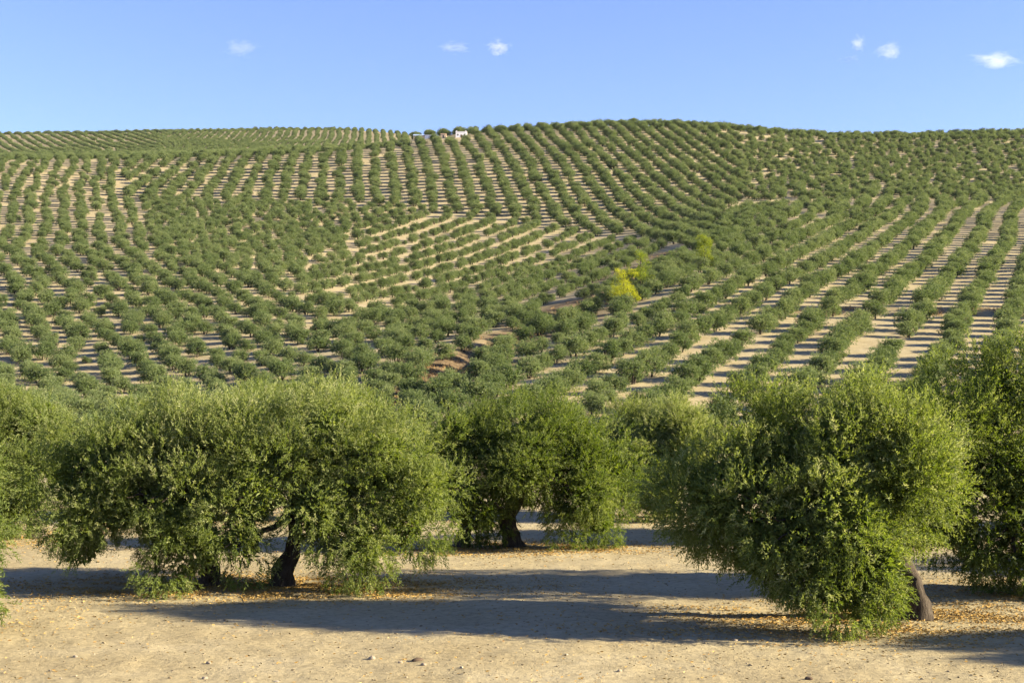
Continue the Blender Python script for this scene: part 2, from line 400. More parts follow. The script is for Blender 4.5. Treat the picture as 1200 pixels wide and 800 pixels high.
def trunk_mesh(name, stems, lobes, seed, sides=14, n=12, reach=0.8, limb_r=0.10, twigs=3):
    """stems: list of (points, r0, r1); one limb from the nearest stem top to every lobe"""
    Vs, Qs, off = [], [], 0; r = np.random.default_rng(seed)
    def add(V, Q):
        nonlocal off
        Vs.append(V); Qs.append(Q + off); off += len(V)
    tops = []
    for j, (pts, r0, r1) in enumerate(stems):
        p = smooth_path(pts, n, seed + j, 0.025); s = np.linspace(0, 1, n)
        rad = r0 + (r1 - r0) * s + r0 * 0.55 * np.exp(-s * 9.0)
        V, Q = tube(p, rad, sides, seed + j, 0.30); add(V, Q); tops.append((p[-1], r1)); tops.append((p[-n // 3], r1))
    for j, L in enumerate(lobes):
        c = np.array(L[:3]); k = int(np.argmin([np.linalg.norm(c - t[0]) for t in tops])); t0, rt = tops[k]
        mid = (t0 + c) / 2 + np.array([0, 0, 0.18]) + r.normal(scale=0.12, size=3)
        p = smooth_path([t0 - (c - t0) * 0.06, mid, c + (c - t0) * 0.12], 9, seed + 40 + j, 0.035)
        V, Q = tube(p, np.linspace(rt * 0.72, limb_r * 0.3, 9), max(6, sides // 2), seed + 70 + j, 0.1); add(V, Q)
        for q in range(twigs):
            u = unit(r.normal(size=3)); u[2] = abs(u[2]) * 0.7 - 0.1
            b = p[r.integers(4, 8)]; e = c + u * np.array(L[3:]) * 0.85
            pp = smooth_path([b, (b + e) / 2 + r.normal(scale=0.08, size=3), e], 6, seed + 200 + j * 9 + q, 0.03)
            V, Q = tube(pp, np.linspace(limb_r * 0.42, 0.012, 6), 5, 1); add(V, Q)
    return mesh_from(name, np.concatenate(Vs), np.concatenate(Qs), None, (M_BARK,), smooth=True)

def empty(name, loc, rz=0.0, sc=1.0):
    o = bpy.data.objects.new(name, None); o.location = loc; o.rotation_euler = (0, 0, rz); o.scale = (sc, sc, sc); o.empty_display_size = 0.5
    return o

def z_at(x, y): return float(height(np.array([x]), np.array([y]))[0])

# --- the old olive trees standing on the flat ground
def old_olive(x, y, label, lobes, stems, shoots, seed, group=None, **kw):
    e = empty("olive_tree", (x, y, z_at(x, y) - 0.02)); put(e, label, "olive tree", group)
    V, Q, T = crown_arrays(lobes, shoots, seed, clumps=int(len(lobes) * 10), clump_r=(0.30, 0.66), shoot=(0.24, 0.56), **kw)
    put(bpy.data.objects.new("crown", mesh_from("old_crown", V, Q, None, (M_LEAF,), shade=T)), parent=e)
    put(bpy.data.objects.new("trunk", trunk_mesh("old_trunk", stems, lobes, seed)), parent=e)
    return e

def copy_tree(src, x, y, label, rz, sc, group=None, flip=False):
    e = src.copy(); e.location = (x, y, z_at(x, y) - 0.02); e.rotation_euler = (0, 0, rz); e.scale = (-sc if flip else sc, sc, sc)
    put(e); e["label"] = label
    if group: e["group"] = group
    for ch in [c for c in bpy.data.objects if c.parent == src]:
        k = ch.copy(); COL.objects.link(k); k.parent = e
    return e

T1 = old_olive(-6.1, 33.0, "widest old olive tree, low sucker bush at its base between two dark stems",
    [(-3.7, -.2, 2.55, 1.25, 1.5, 1.2), (-2.6, .3, 3.3, 1.1, 1.6, 1.0), (-1.5, .2, 2.9, 1.1, 1.7, 1.0), (-.5, .3, 3.45, 1.15, 1.7, 1.0), (.8, .4, 3.1, 1.1, 1.8, 1.0), (1.9, .1, 3.4, 1.2, 1.7, 1.0), (3.1, 0, 2.85, 1.15, 1.6, 1.15),
     (4.0, 0, 2.2, .95, 1.3, 1.15), (-3.6, -.9, 1.25, .8, .75, 1.05), (-2.6, -1.1, 2.0, 1.0, .85, 1.0), (-1.0, -1.4, 1.0, 1.15, .85, .95), (-1.2, -1.1, 2.1, 1.05, .85, .9), (.3, -1.2, 2.2, 1.0, .85, .95), (.1, -1.3, 1.1, .6, .6, .8),
     (1.9, -1.1, 1.8, 1.0, .9, 1.1), (2.7, -.9, 1.0, .7, .65, .9), (3.6, -.5, 1.5, .8, .85, .85), (-2.9, 1.2, 2.3, 1.2, 1.0, 1.0), (1.9, 1.4, 2.3, 1.4, 1.0, .95), (-1.8, .9, 1.6, .9, .8, .8)],
    [([(-.85, .1, -.15), (-.9, .1, .5), (-1.3, .2, 1.3), (-1.5, .2, 2.1)], .20, .12), ([(.75, 0, -.15), (.85, 0, .5), (1.15, 0, 1.1), (1.0, .1, 1.6), (1.2, .1, 2.2)], .22, .15)], 15600, 101)
T2 = old_olive(-0.75, 41.7, "old olive tree with two leaning stems and a bright lobe hiding its foot",
    [(-.7, .1, 3.3, 1.15, 1.5, 1.05), (.5, .2, 2.9, 1.2, 1.6, 1.1), (1.4, .3, 3.2, 1.1, 1.5, .95), (2.6, .1, 3.0, 1.25, 1.6, 1.1), (3.4, 0, 2.2, 1.05, 1.4, 1.3), (-.25, -1.2, 1.25, 1.2, .9, 1.15), (.55, -1.2, 1.9, .8, .7, .9),
     (2.6, -.9, 1.5, 1.25, .9, 1.05), (3.3, -.3, .9, .65, .7, .7), (-1.2, .5, 2.3, 1.0, 1.3, 1.1), (1.3, -1.0, 2.4, 1.0, .8, .8), (1.0, 1.4, 2.3, 1.4, .9, 1.0), (1.3, .7, 1.6, .9, .8, .8)],
    [([(-.75, 0, -.15), (-.6, 0, .5), (-.5, .1, 1.2), (-.5, .2, 2.0)], .22, .14), ([(.85, 0, -.15), (.6, 0, .5), (.65, 0, 1.1), (1.1, .1, 1.8), (1.6, .1, 2.3)], .24, .15)], 9600, 202)
T3 = old_olive(7.55, 28.3, "old olive tree with short dark trunk and a bright skirt sweeping to the ground",
    [(-3.5, -.7, 2.55, .95, 1.4, 1.05), (-2.6, -.3, 3.25, 1.0, 1.6, .95), (-2.9, -1.7, 1.5, .65, .65, .75), (-1.7, -.5, 3.15, 1.0, 1.7, 1.0), (-.9, -.3, 3.6, 1.0, 1.6, .95), (-.1, -.3, 3.3, .9, 1.6, 1.0), (.4, -.2, 2.8, .7, 1.3, .9), (-1.5, -2.2, 1.1, .85, .8, 1.0),
     (-1.3, -2.1, 2.2, .95, .85, .9), (-2.9, -1.5, 2.1, .9, .9, .9), (-2.1, -1.9, 1.7, .8, .8, .85), (-2.3, -.8, 2.0, .95, .9, .85), (-.2, -1.5, 2.55, .8, .8, .8), (-.9, -2.3, 1.35, .65, .6, .95), (-3.3, .2, 2.1, .85, 1.0, .8), (-.6, 1.0, 2.4, 1.1, 1.0, .9)],
    [([(.42, -.1, -.2), (.38, -.1, .3), (.25, 0, .8), (.05, 0, 1.3), (-.7, .1, 1.9), (-1.0, .1, 2.4)], .29, .17)], 12600, 303)
T4 = old_olive(12.65, 32.4, "tallest olive tree, its bare limb showing beside the bright-skirted tree",
    [(-2.9, -.2, 3.1, 1.35, 1.7, 1.5), (-1.7, .1, 4.2, 1.45, 1.9, 1.3), (.2, .2, 4.5, 1.8, 2.0, 1.3), (1.9, 0, 3.8, 1.6, 1.9, 1.5), (-2.7, -.9, 1.6, 1.2, 1.1, 1.0),
     (-1.8, -1.6, 1.1, 1.2, 1.0, 1.1), (-1.5, -1.3, 2.7, 1.2, 1.0, 1.2), (.3, -1.4, 2.4, 1.3, 1.0, 1.4), (2.2, -1.0, 1.9, 1.4, 1.1, 1.4), (-.5, 1.4, 2.7, 1.6, 1.0, 1.3)],
    [([(0, 0, -.2), (-.1, 0, .6), (-.6, -.1, 1.3), (-1.4, -.3, 2.0), (-2.3, -.5, 2.6)], .38, .14), ([(.3, 0, -.2), (.4, 0, .8), (.6, .1, 1.7), (.5, .1, 2.8)], .33, .18)], 9600, 404)
ROW = "olive trees in the rows behind the front trees"
copy_tree(T2, -15.6, 44.5, "dark-footed olive tree peeking out past the widest tree, beside the grove's shaded floor", 0.15, 1.08, ROW, True)
copy_tree(T3, -12.62, 28.3, "olive tree showing only a low fringe of leaves over sunlit soil", math.pi / 2, 1.0)
copy_tree(T3, 6.6, 52.0, "shaded olive tree in the gap between the two-stemmed tree and the bright-skirted tree", -0.2, 0.92, ROW)
copy_tree(T2, -7.2, 52.0, "olive tree standing behind the gap beside the sucker bush tree", 0.2, 1.08, ROW, True)
copy_tree(T3, -22.0, 54.0, "olive tree in the third row behind the widest tree", 4.0, 1.0, ROW)
copy_tree(T3, 12.6, 45.0, "olive tree hidden behind the bright-skirted tree, throwing shade across the soil", 0.6, 1.0, ROW)
copy_tree(T2, 24.5, 47.0, "olive tree standing behind the tallest tree", 5.0, 1.05, ROW)
copy_tree(T3, 19.5, 23.4, "olive tree beside the tallest tree, throwing shade on the soil in front", 3.3, 1.0)
copy_tree(T2, 22.5, 35.0, "olive tree next to the tallest tree, farther along its row", 1.3, 1.0)
OLD = [(-6.1, 33.0), (-0.75, 41.7), (7.0, 28.2), (13.4, 32.0), (-15.6, 44.5), (-13.1, 28.3), (6.6, 52), (-7.2, 52), (12.6, 45), (20.5, 24.2), (-22, 54)]

# --- olive trees of the hillside: shared meshes, one pair per variant
def hill_variant(k):
    r = np.random.default_rng(900 + k); lobes = []
    m = r.integers(5, 8)
    for j in range(m):
        a = j / m * 6.283 + r.uniform(-.4, .4); q = r.uniform(0.9, 1.45)
        s = r.uniform(0.95, 1.3)
        lobes.append((math.cos(a) * q, math.sin(a) * q, r.uniform(1.45, 2.15), s, s, r.uniform(0.95, 1.25)))
    lobes.append((r.uniform(-.4, .4), r.uniform(-.4, .4), 2.5, 1.3, 1.3, 0.95))
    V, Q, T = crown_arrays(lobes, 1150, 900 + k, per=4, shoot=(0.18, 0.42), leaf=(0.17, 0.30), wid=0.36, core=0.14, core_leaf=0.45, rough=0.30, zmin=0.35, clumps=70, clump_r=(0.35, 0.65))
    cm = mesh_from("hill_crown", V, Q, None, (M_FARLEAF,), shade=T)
    stems = []
    for j in range(2 + k % 2):
        a = j * 2.6 + k; dx, dy = math.cos(a) * .28, math.sin(a) * .28
        stems.append(([(dx, dy, -.5), (dx * 1.5, dy * 1.5, .5), (dx * 3, dy * 3, 1.7)], .17, .09))
    tm = trunk_mesh("hill_trunk", stems, lobes[:4], 950 + k, sides=6, n=5, limb_r=.06, twigs=0)
    return cm, tm
NV = 7
VARIANTS = [hill_variant(k) for k in range(NV)]

def inside(px, py, poly):
    c = np.zeros(len(px), bool); n = len(poly)
    for i in range(n):
        (x1, y1), (x2, y2) = poly[i], poly[(i + 1) % n]
        hit = ((y1 > py) != (y2 > py)) & (px < (x2 - x1) * (py - y1) / (y2 - y1 + 1e-9) + x1); c ^= hit
    return c

# parcels: outline on the ground (given as seen from the terrace), row direction, spacing across and along the rows, crown scale
def dir_of(p, q):
    a, b = at(*p), at(*q); v = b[:2] - a[:2]; return v / np.linalg.norm(v)
GULLY_SIDE = [(480, 640), (500, 470), (530, 430), (575, 408), (640, 382), (705, 352), (745, 330), (800, 290), (840, 270)]
P_E = GULLY_SIDE + [(880, 268), (930, 262), (980, 258), (1080, 250), (1140, 240), (1250, 234), (1500, 234), (1500, 640)]
P_A = [(140, 232), (250, 235), (400, 238), (500, 245), (560, 254), (640, 264), (720, 276), (790, 291), (830, 274), (850, 250), (870, 225), (870, 100), (500, 100), (470, 172), (380, 176), (250, 183), (150, 188)]
P_B = [(330, 352), (380, 300), (440, 272), (500, 247), (560, 256), (640, 266), (720, 278), (790, 293), (745, 328), (700, 352), (640, 378), (560, 352), (470, 360)]
P_F = [(830, 276), (850, 248), (930, 238), (1090, 232), (1180, 233), (1140, 241), (1080, 251), (980, 259), (880, 269)]
PARCELS = [
    ("E", P_E, (0.396, 1.0), 9.9, 8.6, 1.2),
    ("B", P_B, dir_of((480, 348), (630, 296)), 12.0, 6.9, 1.0),
    ("A", P_A, (-0.092, 1.0), 9.7, 9.2, 1.36),
    ("F", P_F, dir_of((940, 258), (962, 239)), 9.2, 8.5, 1.2),
    ("K", None, (-0.45, 1.0), 11.0, 9.0, 1.1),
    ("G", None, (-0.10, 1.0), 8.6, 10.5, 1.12),
    ("H", None, (-0.42, 1.0), 8.4, 8.4, 1.24),
    ("M", [(175, 232), (250, 235), (400, 238), (500, 245), (470, 262), (430, 275), (380, 300), (330, 330), (240, 318), (170, 290)], (0.25, 1.0), 7.4, 7.4, 1.1),
    ("D", None, (-0.30, 1.0), 7.6, 7.7, 1.0),
    ("C", None, (-0.46, 1.0), 7.6, 8.2, 1.12),
]
FARM = [at(540, 160.0), at(519, 160.5), at(502, 161.0), at(490, 161.5)]
KEEP_CLEAR = [(p - (0, 9, 0), rr) for p, rr in zip(FARM, (13, 12, 14.5, 13))] + [ (at(520, 448), 6.5), (at(530, 435), 5.5), (at(510, 460), 5), (at(690, 358), 5), (at(715, 352), 5), (at(780, 297), 6), (at(755, 303), 4), (at(731, 364), 4.5), (at(728, 370), 3.5), (at(749, 345), 3.5)]
def plant():
    pts = []; r = np.random.default_rng(77); taken = None
    for name, poly, d, across, along, sc in PARCELS:
        d = np.array(d, float); d /= np.linalg.norm(d); nrm = np.array([d[1], -d[0]])
        o = np.array([0.0, 600.0]); R = 1500
        i = np.arange(-int(R / across), int(R / across) + 1); j = np.arange(-int(R / along), int(R / along) + 1)
        I, J = np.meshgrid(i, j, indexing='ij')
        sh = np.where(I % 2 == 0, 0.0, 0.5 if name in "CDHM" else 0.0)
        X = o[0] + nrm[0] * I * across + d[0] * (J + sh) * along; Y = o[1] + nrm[1] * I * across + d[1] * (J + sh) * along
        X, Y = X.ravel(), Y.ravel()
        ok = (Y > 185) & (Y < 1830) & (np.abs(X) < 0.44 * Y + 10); X, Y = X[ok], Y[ok]
        jit = 0.6 if name in "ABEGK" else 0.9 if name == "D" else 1.2
        X = X + r.normal(scale=jit, size=len(X)); Y = Y + r.normal(scale=jit, size=len(X))
        # gentle wander of the rows
        X = X + 5.0 * (noise2(X / 120, Y / 120, 61) - 0.5); Y = Y + 5.0 * (noise2(X / 120, Y / 120, 62) - 0.5)
        z = height(X, Y); px = CX + F * X / Y; py = HY - F * (z - ZC) / Y
        if poly is not None: m = inside(px, py, poly) & (Y < 1045)
        elif name == "G": m = (Y > 1100) & (px < 620) & (px > 175 + 12 * (noise2(X / 60, Y / 60, 9) - .5))
        elif name == "K": m = (Y > 1100) & (px < 190)
        elif name == "H": m = (Y > 640) & (Y < 1100) & (px > 850) & (py < 245)
        elif name == "D": m = (Y > 535) & (Y < 960) & (px < 850)
        else: m = (Y <= 540) & (px < 850)
        if name in ("C", "D", "H"):
            for _, pl, *_r in PARCELS:
                if pl is not None: m &= ~inside(px, py, pl)
        if name == "H": m &= ~((py > 234) & (Y < 720))
        if name in "CD": m &= ~((py > 470) & (px > 495)) & (px < 720)
        m &= seg_dist(X, Y, GULLY) > 2.1
        for c, rad in KEEP_CLEAR: m &= (X - c[0]) ** 2 + (Y - c[1]) ** 2 > rad * rad
        m &= r.random(len(X)) > np.where((px < 150) & (py < 300), 0.08, 0.018)
        X, Y, z = X[m], Y[m], z[m]
        for k in range(len(X)): pts.append((X[k], Y[k], z[k], sc * (r.uniform(0.45, 0.65) if r.random() < .02 else r.uniform(0.78, 1.18)) * (float(np.interp(CX + F * X[k] / Y[k], [560, 680], [1.0, 1.06])) if name == "A" else 1.0), name))
    # no two trees in one spot where parcels meet
    out, cell = [], {}
    for p in pts:
        key = (int(p[0] // 4), int(p[1] // 4)); bad = False
        for a in (-1, 0, 1):
            for b in (-1, 0, 1):
                for q in cell.get((key[0] + a, key[1] + b), ()):
                    if (q[0] - p[0]) ** 2 + (q[1] - p[1]) ** 2 < 5.0 ** 2: bad = True
        if not bad: cell.setdefault(key, []).append(p); out.append(p)
    return out
TREES = plant()
PLAB = {"E": 1, "B": 1, "C": 1}
KSC = {p[0]: p[5] for p in PARCELS}
def hill_label(x, y, s_, nm):
    """what tells this tree from the others, and the group it belongs to"""
    px = CX + F * x / y
    if seg_dist(np.array([x]), np.array([y]), GULLY)[0] < 8.0: return "olive tree growing at the edge of the brown eroded gully", "olives along the gully"
    if s_ < 0.72 * KSC[nm]: return "small young olive tree among full-grown trees on the hillside", "young olives on the hillside"
    if nm == "B": return "rounded olive tree in the open pale rows above the gully", "hillside olives in the open pale rows"
    if nm == "C": return "rounded olive tree in the staggered planting on the hill behind the widest tree", "hillside olives in the staggered planting"
    if px < 880: return "rounded olive tree in the crowded rows between the gully and the striped slope", "hillside olives in the crowded rows"
    (ax, ay), (bx, by) = BANK; above = (x - ax) * (by - ay) - (y - ay) * (bx - ax) < 0
    if above: return "olive tree in the shadow-striped rows climbing above the low brown bank", "striped rows above the bank"
    return "olive tree in the shadow-striped rows just below the low brown bank", "striped rows below the bank"
def hill_trees():
    r = random.Random(5)
    vis, rest = [], []
    for p in TREES:
        px = CX + F * p[0] / p[1]; py = HY - F * (p[2] - ZC) / p[1]; top = py - F * 3.4 / p[1]
        lim = 462 if px < 520 else 470 if px < 770 else 452 if px < 1120 else 440
        seen = -8 < px < 1208 and top < lim - 6
        (vis if seen and p[4] in PLAB else rest).append(p)
    vis.sort(key=lambda p: p[1]); near = vis[:300]; rest += vis[300:]
    firsts = {}
    for k, (x, y, z, s, nm) in enumerate(near):
        v = k % NV; e = empty("olive_tree", (x, y, z - 0.05), r.uniform(0, 6.28), s)
        lab, grp = hill_label(x, y, s, nm); put(e, lab, "olive tree", grp)
        c = put(bpy.data.objects.new("crown", VARIANTS[v][0]), parent=e); t = put(bpy.data.objects.new("trunk", VARIANTS[v][1]), parent=e)
        firsts.setdefault(v, (c, t))
    # the thousands beyond: one object that spreads the same trees over its points
    n = len(rest); me = bpy.data.meshes.new("hillside_olive_grove"); me.vertices.add(n)
    co = np.array([(x, y, z - 0.05) for x, y, z, s, nm in rest], np.float32); me.vertices.foreach_set("co", co.ravel())
    rg = np.random.default_rng(3)
    for nm, ty, val in (("tree_kind", 'INT', rg.integers(0, NV, n).astype(np.int32)), ("tree_turn", 'FLOAT', rg.uniform(0, 6.28, n).astype(np.float32)), ("tree_size", 'FLOAT', np.array([q[3] for q in rest], np.float32))):
        me.attributes.new(nm, ty, 'POINT').data.foreach_set("value", val)
    o = bpy.data.objects.new("hillside_olive_grove", me)
    put(o, "thousands of small olive trees covering the far hillside in rows", "olive grove", kind="stuff")
    ng = bpy.data.node_groups.new("spread_trees", 'GeometryNodeTree')
    ng.interface.new_socket("Geometry", in_out='INPUT', socket_type='NodeSocketGeometry'); ng.interface.new_socket("Geometry", in_out='OUTPUT', socket_type='NodeSocketGeometry')
    N, L = ng.nodes, ng.links
    gi, go, jn = N.new("NodeGroupInput"), N.new("NodeGroupOutput"), N.new("GeometryNodeJoinGeometry")
    def named(nm, ty):
        a = N.new("GeometryNodeInputNamedAttribute"); a.data_type = ty; a.inputs["Name"].default_value = nm; return a.outputs["Attribute"]
    kind, turn, size = named("tree_kind", 'INT'), named("tree_turn", 'FLOAT'), named("tree_size", 'FLOAT')
    cx_ = N.new("ShaderNodeCombineXYZ"); L.new(turn, cx_.inputs[2])
    for v, objs in firsts.items():
        cmp_ = N.new("FunctionNodeCompare"); cmp_.data_type = 'INT'; cmp_.operation = 'EQUAL'
        ins = [s for s in cmp_.inputs if s.type == 'INT' and s.enabled]; L.new(kind, ins[0]); ins[1].default_value = v
        j2 = N.new("GeometryNodeJoinGeometry")
        for ob in objs:
            oi = N.new("GeometryNodeObjectInfo"); oi.transform_space = 'ORIGINAL'; oi.inputs["Object"].default_value = ob; oi.inputs["As Instance"].default_value = False
            L.new(oi.outputs["Geometry"], j2.inputs[0])
        ip = N.new("GeometryNodeInstanceOnPoints"); L.new(gi.outputs[0], ip.inputs["Points"]); L.new(cmp_.outputs[0], ip.inputs["Selection"])
        L.new(j2.outputs[0], ip.inputs["Instance"]); L.new(cx_.outputs[0], ip.inputs["Rotation"]); L.new(size, ip.inputs["Scale"])
        L.new(ip.outputs[0], jn.inputs[0])
    L.new(jn.outputs[0], go.inputs[0])
    o.modifiers.new("spread_trees", 'NODES').node_group = ng
    print("hill trees", len(TREES), "rest", n, "nearest/farthest single", near[0][1], near[-1][1])
hill_trees()

# ------------------------------------------------------------------ yellow-green trees in the gully
def bright_tree(px, py, wid, hgt, mat, label, seed):
    p = at(px, py); r = np.random.default_rng(seed); lobes = []
    for j in range(7):
        t = j / 6.0; a = j * 2.4
        lobes.append((math.cos(a) * wid * .24, math.sin(a) * wid * .24, hgt * (0.27 + .56 * t), wid * .22 * (1.15 - .35 * t), wid * .22 * (1.15 - .35 * t), hgt * .13))
    e = empty("broadleaf_tree", (p[0], p[1], p[2] - .1)); put(e, label, "tree")
    V, Q, T = crown_arrays(lobes, 1500, seed, per=4, shoot=(.3, .8), leaf=(.20, .34), wid=.5, core=.06, core_leaf=.3, rough=.45, freq=.5, clumps=34, clump_r=(.45, 1.0))
    put(bpy.data.objects.new("crown", mesh_from("bright_crown", V, Q, None, (mat,), shade=T)), parent=e)
    put(bpy.data.objects.new("trunk", trunk_mesh("bright_trunk", [([(0, 0, -.5), (.1, 0, hgt * .25), (-.1, .1, hgt * .55), (0, 0, hgt * .8)], .17, .07)], lobes[:6], seed, sides=8, n=8, limb_r=.08, twigs=0)), parent=e)
bright_tree(731, 360, 9.8, 10.5, M_YELLOW, "bright yellow broadleaf tree standing in the gully between the grove slopes", 51)
bright_tree(751, 338, 8.0, 10.5, M_LIME, "lime green broadleaf tree just behind the bright yellow tree", 52)
bright_tree(826, 316, 5.0, 10.5, M_LIME, "tall thin yellow-green tree where the two grove slopes meet", 53)

# ------------------------------------------------------------------ farm buildings on the ridge
def box(x0, x1, y0, y1, z0, z1):
    V = np.array([(x, y, z) for z in (z0, z1) for y in (y0, y1) for x in (x0, x1)], float)
    Q = np.array([(0, 2, 3, 1), (4, 5, 7, 6), (0, 1, 5, 4), (2, 6, 7, 3), (0, 4, 6, 2), (1, 3, 7, 5)]); return V, Q
def boxes(name, lst, mat, parent):
    Vs, Qs, off = [], [], 0
    for b in lst:
        V, Q = box(*b); Vs.append(V); Qs.append(Q + off); off += 8
    return put(bpy.data.objects.new(name, mesh_from(name, np.concatenate(Vs), np.concatenate(Qs), None, (mat,))), parent=parent)
M_WHITE = plain("whitewash", (0.80, 0.78, 0.74), 0.9, 0.05, 0.6); M_TAN = plain("tan_render", (0.55, 0.42, 0.27), 0.9, 0.12, 0.5)
M_BLUE = plain("blue_sheet_roof", (0.22, 0.29, 0.40), 0.6, 0.08, 1.0, 0.4); M_TILE = plain("clay_roof", (0.36, 0.24, 0.16), 0.9, 0.15, 2.0)
M_DARK = plain("dark_opening", (0.06, 0.055, 0.05), 0.7); M_WOOD = plain("brown_door", (0.16, 0.09, 0.05), 0.8)
def prism(name, x0, x1, y0, y1, z0, z1, mat, parent):
    ym = (y0 + y1) / 2
    V = [(x0, y0, z0), (x1, y0, z0), (x1, y1, z0), (x0, y1, z0), (x0, ym, z1), (x1, ym, z1)]
    return put(bpy.data.objects.new(name, mesh_from(name, V, [(0, 1, 5, 4), (2, 3, 4, 5), (3, 2, 1, 0)], [(0, 4, 3), (1, 2, 5)], (mat,))), parent=parent)
def farm():
    p = FARM[0]; k = p[1] / F
    e = empty("farmhouse", (p[0], p[1] + 2, p[2] + .5)); put(e, "square white farmhouse with two small corner chimneys on the ridge", "house")
    w = 13.0 * k / 2
    boxes("wall", [(-w, w, 0, 7, -1.2, 3.7), (-w - .15, w + .15, -.15, .25, 3.7, 4.0), (-w - .15, -w + .25, .25, 7.1, 3.7, 3.98), (w - .25, w + .15, .25, 7.1, 3.7, 3.98)], M_WHITE, e)
    boxes("roof", [(-w + .26, w - .26, .26, 6.9, 3.7, 3.85)], M_TILE, e)
    for cx in (-w + .5, w - .7): boxes("chimney", [(cx - .35, cx + .35, .5, 1.2, 3.85, 4.7)], M_WHITE, e)
    boxes("door", [(-.5, .5, -.06, .05, -.3, 1.9)], M_WOOD, e)
    for cx in (-w * .6, w * .6): boxes("window", [(cx - .4, cx + .4, -.05, .05, 1.2, 2.3)], M_DARK, e)
    p = FARM[2]; e = empty("shed", (p[0], p[1] + 2, p[2] + .5)); put(e, "low white shed with a long blue sheet roof on the ridge", "shed")
    w = 10 * k / 2
    boxes("wall", [(-w, w, 0, 5, -1.2, 2.5)], M_WHITE, e); prism("roof", -w - .2, w + .2, -.3, 5.3, 2.52, 3.0, M_BLUE, e)
    boxes("door", [(w * .3, w * .3 + 1.2, -.05, .05, -.3, 1.8)], M_WOOD, e)
    boxes("lean_to", [(-w - 14 * k, -w - .02, .6, 5, -1.2, 2.0)], M_TAN, e); prism("lean_to_roof", -w - 14.4 * k, -w - .22, .2, 5.3, 2.02, 3.3, M_BLUE, e)
    p = FARM[1]; e = empty("hut", (p[0], p[1] + 2, p[2] + .5)); put(e, "small tan hut between the white farmhouse and the blue-roofed shed", "hut")
    w = 6.5 * k / 2
    boxes("wall", [(-w, w, 0, 4, -1.2, 2.6)], M_TAN, e); prism("roof", -w - .15, w + .15, -.25, 4.25, 2.62, 3.3, M_TILE, e)
    boxes("door", [(-.45, .45, -.05, .05, -.3, 1.7)], M_DARK, e)
farm()

# ------------------------------------------------------------------ what lies on the ground
def icosa():
    t = (1 + 5 ** .5) / 2
    v = unit(np.array([(-1, t, 0), (1, t, 0), (-1, -t, 0), (1, -t, 0), (0, -1, t), (0, 1, t), (0, -1, -t), (0, 1, -t), (t, 0, -1), (t, 0, 1), (-t, 0, -1), (-t, 0, 1)], float))
    f = np.array([(0, 11, 5), (0, 5, 1), (0, 1, 7), (0, 7, 10), (0, 10, 11), (1, 5, 9), (5, 11, 4), (11, 10, 2), (10, 7, 6), (7, 1, 8), (3, 9, 4), (3, 4, 2), (3, 2, 6), (3, 6, 8), (3, 8, 9), (4, 9, 5), (2, 4, 11), (6, 2, 10), (8, 6, 7), (9, 8, 1)])
    return v, f
M_PEBBLE = tone_material("clods_and_pebbles", [(0, (0.13, 0.10, 0.06)), (0.5, (0.20, 0.163, 0.098)), (0.9, (0.25, 0.21, 0.14)), (1.0, (0.30, 0.265, 0.20))])
def pebbles(n):
    r = np.random.default_rng(12); v, f = icosa()
    y = 19 + 40 * r.random(n) ** 1.7; x = (r.random(n) * 2 - 1) * (0.40 * y + 2)
    s = np.clip(0.011 * np.exp(r.normal(0, 0.5, n)), 0.005, 0.035)
    z = height(x, y)
    k = np.stack([r.uniform(.7, 1.4, n), r.uniform(.7, 1.3, n), r.uniform(.4, .8, n)], 1) * s[:, None]
    V = v[None] * (1 + r.uniform(-.25, .25, (n, 12, 1))) * k[:, None] + np.stack([x, y, z + s * .15], 1)[:, None]
    T = (f[None] + (np.arange(n) * 12)[:, None, None]).reshape(-1, 3)
    me = mesh_from("pebbles", V.reshape(-1, 3), None, T, (M_PEBBLE,), shade=np.repeat(np.clip(r.normal(.5, .25, n), 0, 1), 12))
    put(bpy.data.objects.new("pebbles", me), "scattered clods and pebbles on the bare grove soil", "pebbles", kind="stuff")
pebbles(5500)

M_LITTER = tone_material("dead_leaves", [(0, (0.12, 0.065, 0.022)), (0.4, (0.25, 0.15, 0.042)), (0.75, (0.36, 0.24, 0.07)), (1.0, (0.42, 0.32, 0.14))])
def litter():
    r = np.random.default_rng(14); P = []
    for (x, y), n, rx, ry in zip(OLD, (26000, 15000, 20000, 14000, 4000, 4000, 4000, 4000, 3000, 3000, 3000), (5.0, 4.6, 4.6, 4.6, 4, 4, 4, 4, 4, 4, 4), (2.1, 2.0, 2.4, 2.4, 3, 3, 3, 3, 3, 3, 3)):
        q = r.normal(size=(n, 2)) * (rx * .55, ry * .55) + (x + .3, y - .3); P.append(q)
    n = 9000; y = 20 + 40 * r.random(n); x = (r.random(n) * 2 - 1) * (0.4 * y + 2); P.append(np.stack([x, y], 1))
    P = np.concatenate(P); keep = noise2(P[:, 0] * 1.1, P[:, 1] * 2.2, 71) + .25 * r.normal(size=len(P)) > .42; P = P[keep]
    n = len(P); z = height(P[:, 0], P[:, 1]) + r.uniform(.004, .022, n)
    a = r.uniform(0, 6.28, n); d = unit(np.stack([np.cos(a), np.sin(a), r.uniform(-.15, .35, n)], 1))
    l = r.uniform(.045, .085, n)
    v = leaf_quads(np.column_stack([P, z]), d, l, l * .32, r)
    me = mesh_from("fallen_leaves", v.reshape(-1, 3), np.arange(n * 4).reshape(-1, 4), None, (M_LITTER,), shade=np.repeat(np.clip(r.normal(.55, .2, n), 0, 1), 4))
    put(bpy.data.objects.new("fallen_leaves", me), "rust and straw coloured fallen leaves under the olive trees", "fallen leaves", kind="stuff")
litter()

